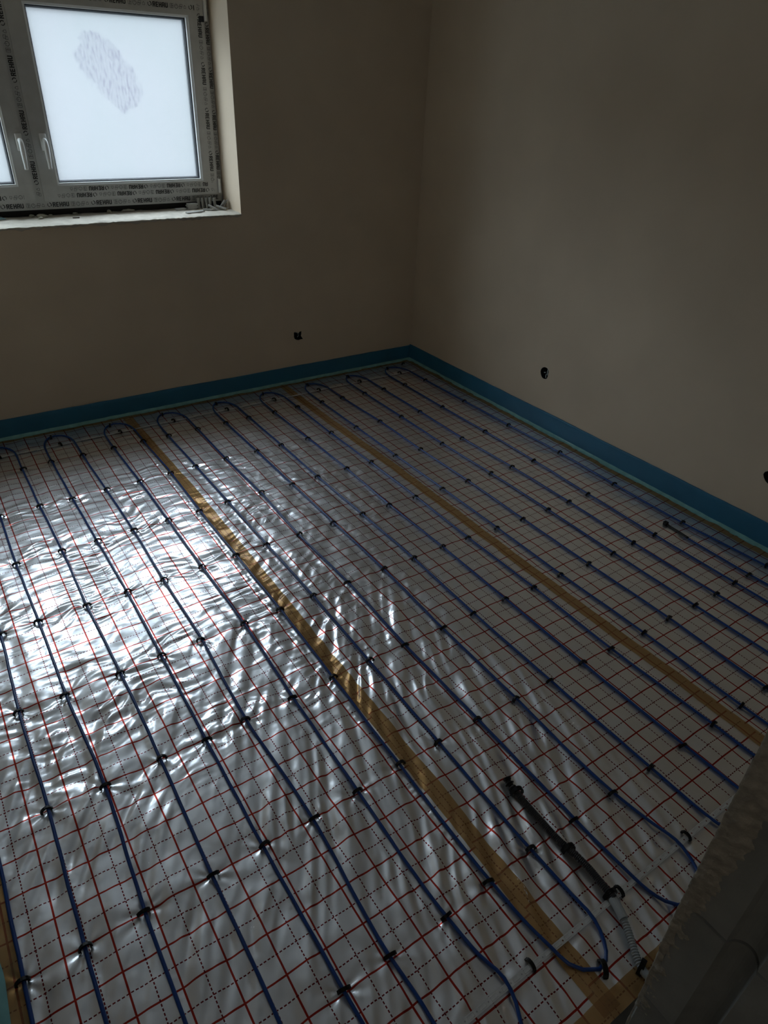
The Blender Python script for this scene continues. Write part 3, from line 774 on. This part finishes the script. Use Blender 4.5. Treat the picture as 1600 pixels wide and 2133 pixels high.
fromright = {20: 0, 19: 1}
for k in range(19): fromright[k] = 20-k
for (k, R), (x, y) in sorted(TIE.items()):
    off = rc.uniform(-.005, .005)
    clip(x+off, y, .0012, rc.uniform(-.22, .22), 'black clip, %s cable run from right wall, %s row from window' % (ORD[fromright[k]], ORD[7-R]),
         'cable clips in rows', tilt=rc.uniform(-.35, .35))
# clips over the bends by the window
for m, k in enumerate(range(0, 19, 2)):
    k2 = 20 if k == 18 else k+1
    xa, xb = run_x(k, 2.93), run_x(k2, 2.93)
    if xb < .15: continue
    lab = ORD[(18-k)//2]
    clip(xa+(xb-xa)*.36, 3.073, .0014, math.pi/2+rc.uniform(-.3, .1), 'black staple clip over the %s cable bend by the window, counted from the right wall' % lab, 'clips over the cable bends')
    clip(xa+(xb-xa)*.52, STRIP_FAR, .003, math.pi/2+.3, 'black staple clip on the far metal strip inside the %s bend from the right wall' % lab, 'clips on the far metal strip')
clip(2.83, 3.10, .0014, .4, 'loose black clip in the far floor corner nearest the walls', 'spare clips')
p = pix(1256, 2017, .008)
clip(p[0], p[1], .0014, math.radians(62), 'black clip over the open cable bend beside the grey tube', 'clips over the cable bends', big=True)

# ================================================================ PERFORATED STRIPS
def perforated(label, xa, xb, yc, z0, far=False):
    U, W, hr = .033, .0140, .0022
    root = empty('mounting_strip', (xa, yc, z0)); tag(root, label, 'strip', 'perforated metal strips')
    n = int((xb-xa)/U); bm = bmesh.new(); th = .0008
    for lay in (0, 1):
        zl = th*lay
        for i in range(n):
            ux = i*U
            cx, cy = ux+.006, 0.0
            outer = [(ux, -W/2), (ux+.006, -W/2), (ux+.012, -W/2), (ux+.012, 0), (ux+.012, W/2), (ux+.006, W/2), (ux, W/2), (ux, 0)]
            inner = [(cx+hr*math.cos(a), cy+hr*math.sin(a)) for a in [math.radians(q) for q in (225, 270, 315, 0, 45, 90, 135, 180)]]
            zf = lambda x: zl + .0015*math.sin(x*17+yc)
            vo = [bm.verts.new((x, y, zf(x))) for x, y in outer]; vi = [bm.verts.new((x, y, zf(x))) for x, y in inner]
            for k in range(8): bm.faces.new((vo[k], vo[(k+1) % 8], vi[(k+1) % 8], vi[k]))
            # slotted stretch: two side rails round a slot, narrowed so the tongue can stand up in it
            sx0, sx1, sw = ux+.0135, ux+.0315, .0042
            o2 = [(ux+.012, -W/2), (ux+U, -W/2), (ux+U, W/2), (ux+.012, W/2)]; i2 = [(sx0, -sw), (sx1, -sw), (sx1, sw), (sx0, sw)]
            vo = [bm.verts.new((x, y, zf(x))) for x, y in o2]; vi = [bm.verts.new((x, y, zf(x))) for x, y in i2]
            for k in range(4): bm.faces.new((vo[k], vo[(k+1) % 4], vi[(k+1) % 4], vi[k]))
    obj('band', bm, 'zinc', root)
    bm = bmesh.new()
    v = [bm.verts.new(q) for q in ((0, -.0036, .0004), (.0165, -.0036, .0022), (.0165, .0036, .0022), (0, .0036, .0004), (0, -.0036, -.0003), (.0165, -.0036, .0015), (.0165, .0036, .0015), (0, .0036, -.0003))]
    for q in ((0,1,2,3),(7,6,5,4),(0,4,5,1),(1,5,6,2),(2,6,7,3),(3,7,4,0)): bm.faces.new([v[j] for j in q])
    tm = bpy.data.meshes.new('tongue'); bm.to_mesh(tm); bm.free(); tm.materials.append(M['zinc'])
    for i in range(n):
        o = bpy.data.objects.new('tongue', tm); COL.objects.link(o); o.parent = root
        o.location = (i*U+.0142, 0, .0015*math.sin(i*U*17+yc))
    # slanted edge folds give the band a stiff rim
    return root
perforated('perforated zinc mounting strip lying across the cables by the doorway', .30, 1.72, STRIP_Y, .0062)
perforated('perforated zinc mounting strip hidden among the far cable bends', .0, 2.84, STRIP_FAR, .0035, True)
for q, lab in (((1110, 2013), 'left of the brown tape seam'), ((1294, 1857), 'touching the black corrugated tube'), ((1434, 1742), 'nearest the block wall')):
    p = pix(q[0], q[1], .010)
    clip(p[0], STRIP_Y+.004, .002, math.pi/2-.05+rc.uniform(-.05, .05), 'black clip pinning the near metal strip, ' + lab, 'clips on the near metal strip')

# ================================================================ SENSOR CONDUIT
root = empty('sensor_conduit', (1.13, 0, 0)); tag(root, 'black corrugated sensor tube joined to a grey corrugated tube', 'tube')
def corrugated(bm, P, r, per, depth, n=14):
    P = catmull(P, per/4); rr = []
    for i in range(len(P)): rr.append(r - depth*(.5-.5*math.cos(i*math.pi/2)))
    tube(bm, P, r, n=n, rads=rr)
def loc(pts): return [(x-1.13, y, z) for x, y, z in pts]
zz0 = .0142
bm = bmesh.new(); corrugated(bm, loc([(1.141, .180, .013), (1.139, .13, .0115), (1.136, .06, zz0), (1.136, .0, zz0), (1.142, -.055, zz0+.002), (1.145, -.10, zz0+.001), (1.141, -.145, zz0+.002), (1.138, -.185, zz0+.004)]), .0102, .0046, .0018)
obj('black_tube', bm, 'tube', root, smooth=False)
bm = bmesh.new()
P = catmull(loc([(1.147, .212, .017), (1.144, .20, .015), (1.141, .175, .0125)]), .002)
tube(bm, P, .011, n=12, rads=[.0095+.0028*math.sin(i*.9)+.002*math.sin(i*2.3) for i in range(len(P))])
bx(bm, .006, .016, .190, .207, .008, .021, bev=.003)
obj('end_plug', bm, 'blacktape', root, smooth=False)
bm = bmesh.new()
tube(bm, loc([(1.1375, -.181, .0145), (1.133, -.196, .0145), (1.122, -.228, .0140)]), .0116, n=18)
obj('coupling', bm, 'grey', root, smooth=False)
bm = bmesh.new(); corrugated(bm, loc([(1.123, -.225, .0125), (1.108, -.253, .012), (1.089, -.284, .012), (1.076, -.306, .012), (1.066, -.330, .016), (1.062, -.345, .03), (1.061, -.352, .07), (1.061, -.353, .2)]), .0098, .0058, .0026)
obj('grey_tube', bm, 'grey', root, smooth=False)
for q, lab, a in (((1077, 1648), 'at the free end of the black corrugated tube', -.25), ((1184, 1767), 'over the middle of the black corrugated tube', -.2), ((1272, 1862), 'where the black tube meets the grey coupling', -.1), ((1337, 2013), 'over the grey corrugated tube beside the block wall', .3)):
    p = pix(q[0], q[1], .012)
    clip(p[0], p[1], .002, a, 'black clip ' + lab, 'clips on the sensor tube', big=True)

# ================================================================ SOCKET HOLE WIRES
def wires(label, strands, r=.0016):
    root = empty('electrical_wire', strands[0][0]); tag(root, label, 'wire')
    o0 = Vector(strands[0][0])
    for s in strands:
        bm = bmesh.new(); tube(bm, [Vector(p)-o0 for p in catmull(s, .004)], r, n=6); obj('strand', bm, 'wire', root, smooth=True)
wires('pale wire ends inside the round hole in the right wall', [
    [(2.992, 1.912, .330), (2.965, 1.905, .352), (2.946, 1.893, .345), (2.940, 1.884, .330), (2.946, 1.889, .319), (2.968, 1.902, .318)],
    [(2.990, 1.925, .318), (2.952, 1.922, .322), (2.945, 1.905, .329)],
    [(2.985, 1.905, .318), (2.950, 1.904, .315), (2.944, 1.897, .300)]], r=.0024)
wires('short pale wire ends in the ragged hole below the window wall', [
    [(2.052, 3.222, .316), (2.059, 3.190, .308), (2.056, 3.180, .294), (2.048, 3.178, .289)],
    [(2.058, 3.222, .306), (2.064, 3.186, .312), (2.062, 3.180, .321)]], r=.0018)

# ================================================================ THINGS ON THE SILL
SH = bpy.data.meshes.new('glazing_shim'); bm = bmesh.new(); bx(bm, -.028, .028, -.014, .014, 0, .006, bev=.0008)
bm.to_mesh(SH); bm.free(); SH.materials.append(M['shim'])
def shim(px_, py_, z, label, rot=(0, 0, 0), th=1.0, yfix=None):
    p = pix(px_, py_, WZ0+.004+z)
    o = bpy.data.objects.new('glazing_shim', SH); COL.objects.link(o)
    o.location = (p[0], p[1] if yfix is None else yfix, WZ0+.0045+z); o.rotation_euler = rot; o.scale = (1, 1, th)
    return tag(o, label, 'shim', 'grey glazing shims on the sill')
def shim3(x, y, z, label, rot, th=1.0, sc=1.0):
    o = bpy.data.objects.new('glazing_shim', SH); COL.objects.link(o)
    o.location = (x, y, WZ0+.0045+z); o.rotation_euler = rot; o.scale = (sc, sc, th)
    return tag(o, label, 'shim', 'grey glazing shims on the sill')
R90 = math.pi/2
shim3(1.455, 3.366, 0, 'thick grey shim lying alone, leftmost on the sill', (0, 0, .12), 1.7)
shim3(1.474, 3.258, 0, 'left one of two flat grey shims at the sill front', (0, 0, .12), 1.0, .95)
shim3(1.528, 3.277, 0, 'right one of two flat grey shims at the sill front', (0, 0, .28), 1.0, .95)
for i, w in enumerate(('bottom', 'second lowest', 'second highest', 'top')):
    shim3(1.522+(-.003, .002, -.002, .003)[i], 3.372, .0078*i, 'flat grey shim, %s of the neat stack on the sill' % w, (0, 0, (.05, .0, .09, .03)[i]), 1.25)
for i, (x, w) in enumerate(((1.566, 'first'), (1.590, 'second'), (1.611, 'third'), (1.629, 'fourth'), (1.652, 'fifth'))):
    shim3(x, 3.388-.004*i, .0265+.001*(i % 2), 'upright grey shim, %s from the left in the standing row on the sill' % w, (0, R90-.06-.05*(i == 2), -.95+.06*i), 1.2, .98)
shim3(1.590, 3.322, .0, 'small grey shim lying flat before the standing row', (0, 0, -.35), 1.0, .8)
shim3(1.622, 3.318, .010, 'tilted grey shim leaning on the standing row, left one', (0, .42, -.42), 1.1)
shim3(1.662, 3.300, .011, 'tilted grey shim leaning on the standing row, right one', (0, .30, -.45), 1.1)
shim3(1.684, 3.330, .021, 'steep grey shim propped near the window reveal, left one', (0, -.95, -.40), 1.2)
shim3(1.701, 3.334, .021, 'steep grey shim propped near the window reveal, right one', (0, -.95, -.40), 1.2)

def lump(name, x, y, z, r, label, cat, mat, sc=(1.6, 1, .6), seed=0):
    bm = bmesh.new(); bmesh.ops.create_icosphere(bm, subdivisions=3, radius=1.0)
    for v in bm.verts:
        n = v.co.normalized()
        k = 1 + .32*float(gn(n.x*2+seed, n.y*2+n.z, 50+seed)) + .18*float(gn(n.x*5+seed, n.z*5+n.y, 60+seed))
        v.co = Vector((n.x*sc[0], n.y*sc[1], n.z*sc[2]))*(k*r)
        v.co.z = max(v.co.z, -.3*r*sc[2])
    o = obj(name, bm, mat, smooth=True); o.location = (x, y, z); o.rotation_euler.z = seed*1.3
    return tag(o, label, cat, 'crumbs of foam on the sill')
zs = WZ0+.008
lump('foam_crumb', .713, 3.408, zs, .012, 'curled pale foam crumb on the sill under the window mullion', 'foam', 'foam', seed=1)
lump('foam_crumb', .758, 3.395, zs, .017, 'largest lump of pale foam on the sill right of the mullion', 'foam', 'foam', seed=2)
lump('foam_crumb', .742, 3.345, zs, .009, 'small pale foam crumb in front of the largest lump', 'foam', 'foam', seed=3)
lump('foam_crumb', .800, 3.405, zs, .008, 'tiny pale foam crumb just right of the largest lump', 'foam', 'foam', seed=4)
lump('foam_crumb', .920, 3.418, zs, .008, 'pale foam crumb behind the dark chip on the sill', 'foam', 'foam', seed=5)
lump('foam_crumb', 1.09, 3.420, zs, .012, 'long pale foam bead under the middle of the right sash', 'foam', 'foam', sc=(3.2, .8, .7), seed=6)
lump('foam_crumb', 1.19, 3.420, zs, .010, 'long pale foam bead nearer the shims under the right sash', 'foam', 'foam', sc=(3.4, .8, .7), seed=0)
bm = bmesh.new(); bx(bm, -.016, .016, -.005, .005, 0, .005, bev=.001)
o = obj('wood_chip', bm, 'chip'); o.location = (.897, 3.300, WZ0+.006); o.rotation_euler.z = -.1
tag(o, 'small dark chip lying on the pale sill', 'chip')
bm = bmesh.new()
v = [bm.verts.new(q) for q in ((-.05, -.01, 0), (.03, -.012, .001), (.012, .022, .006), (-.05, .028, .006), (-.05, -.01, .003), (.03, -.012, .004), (.012, .022, .009), (-.05, .028, .009))]
for q in ((3,2,1,0),(4,5,6,7),(0,1,5,4),(1,2,6,5),(2,3,7,6),(3,0,4,7)): bm.faces.new([v[j] for j in q])
o = obj('foam_scrap', bm, 'scrap'); o.location = (.56, 3.378, WZ0+.006)
tag(o, 'pale blue scrap at the left end of the visible sill', 'scrap')
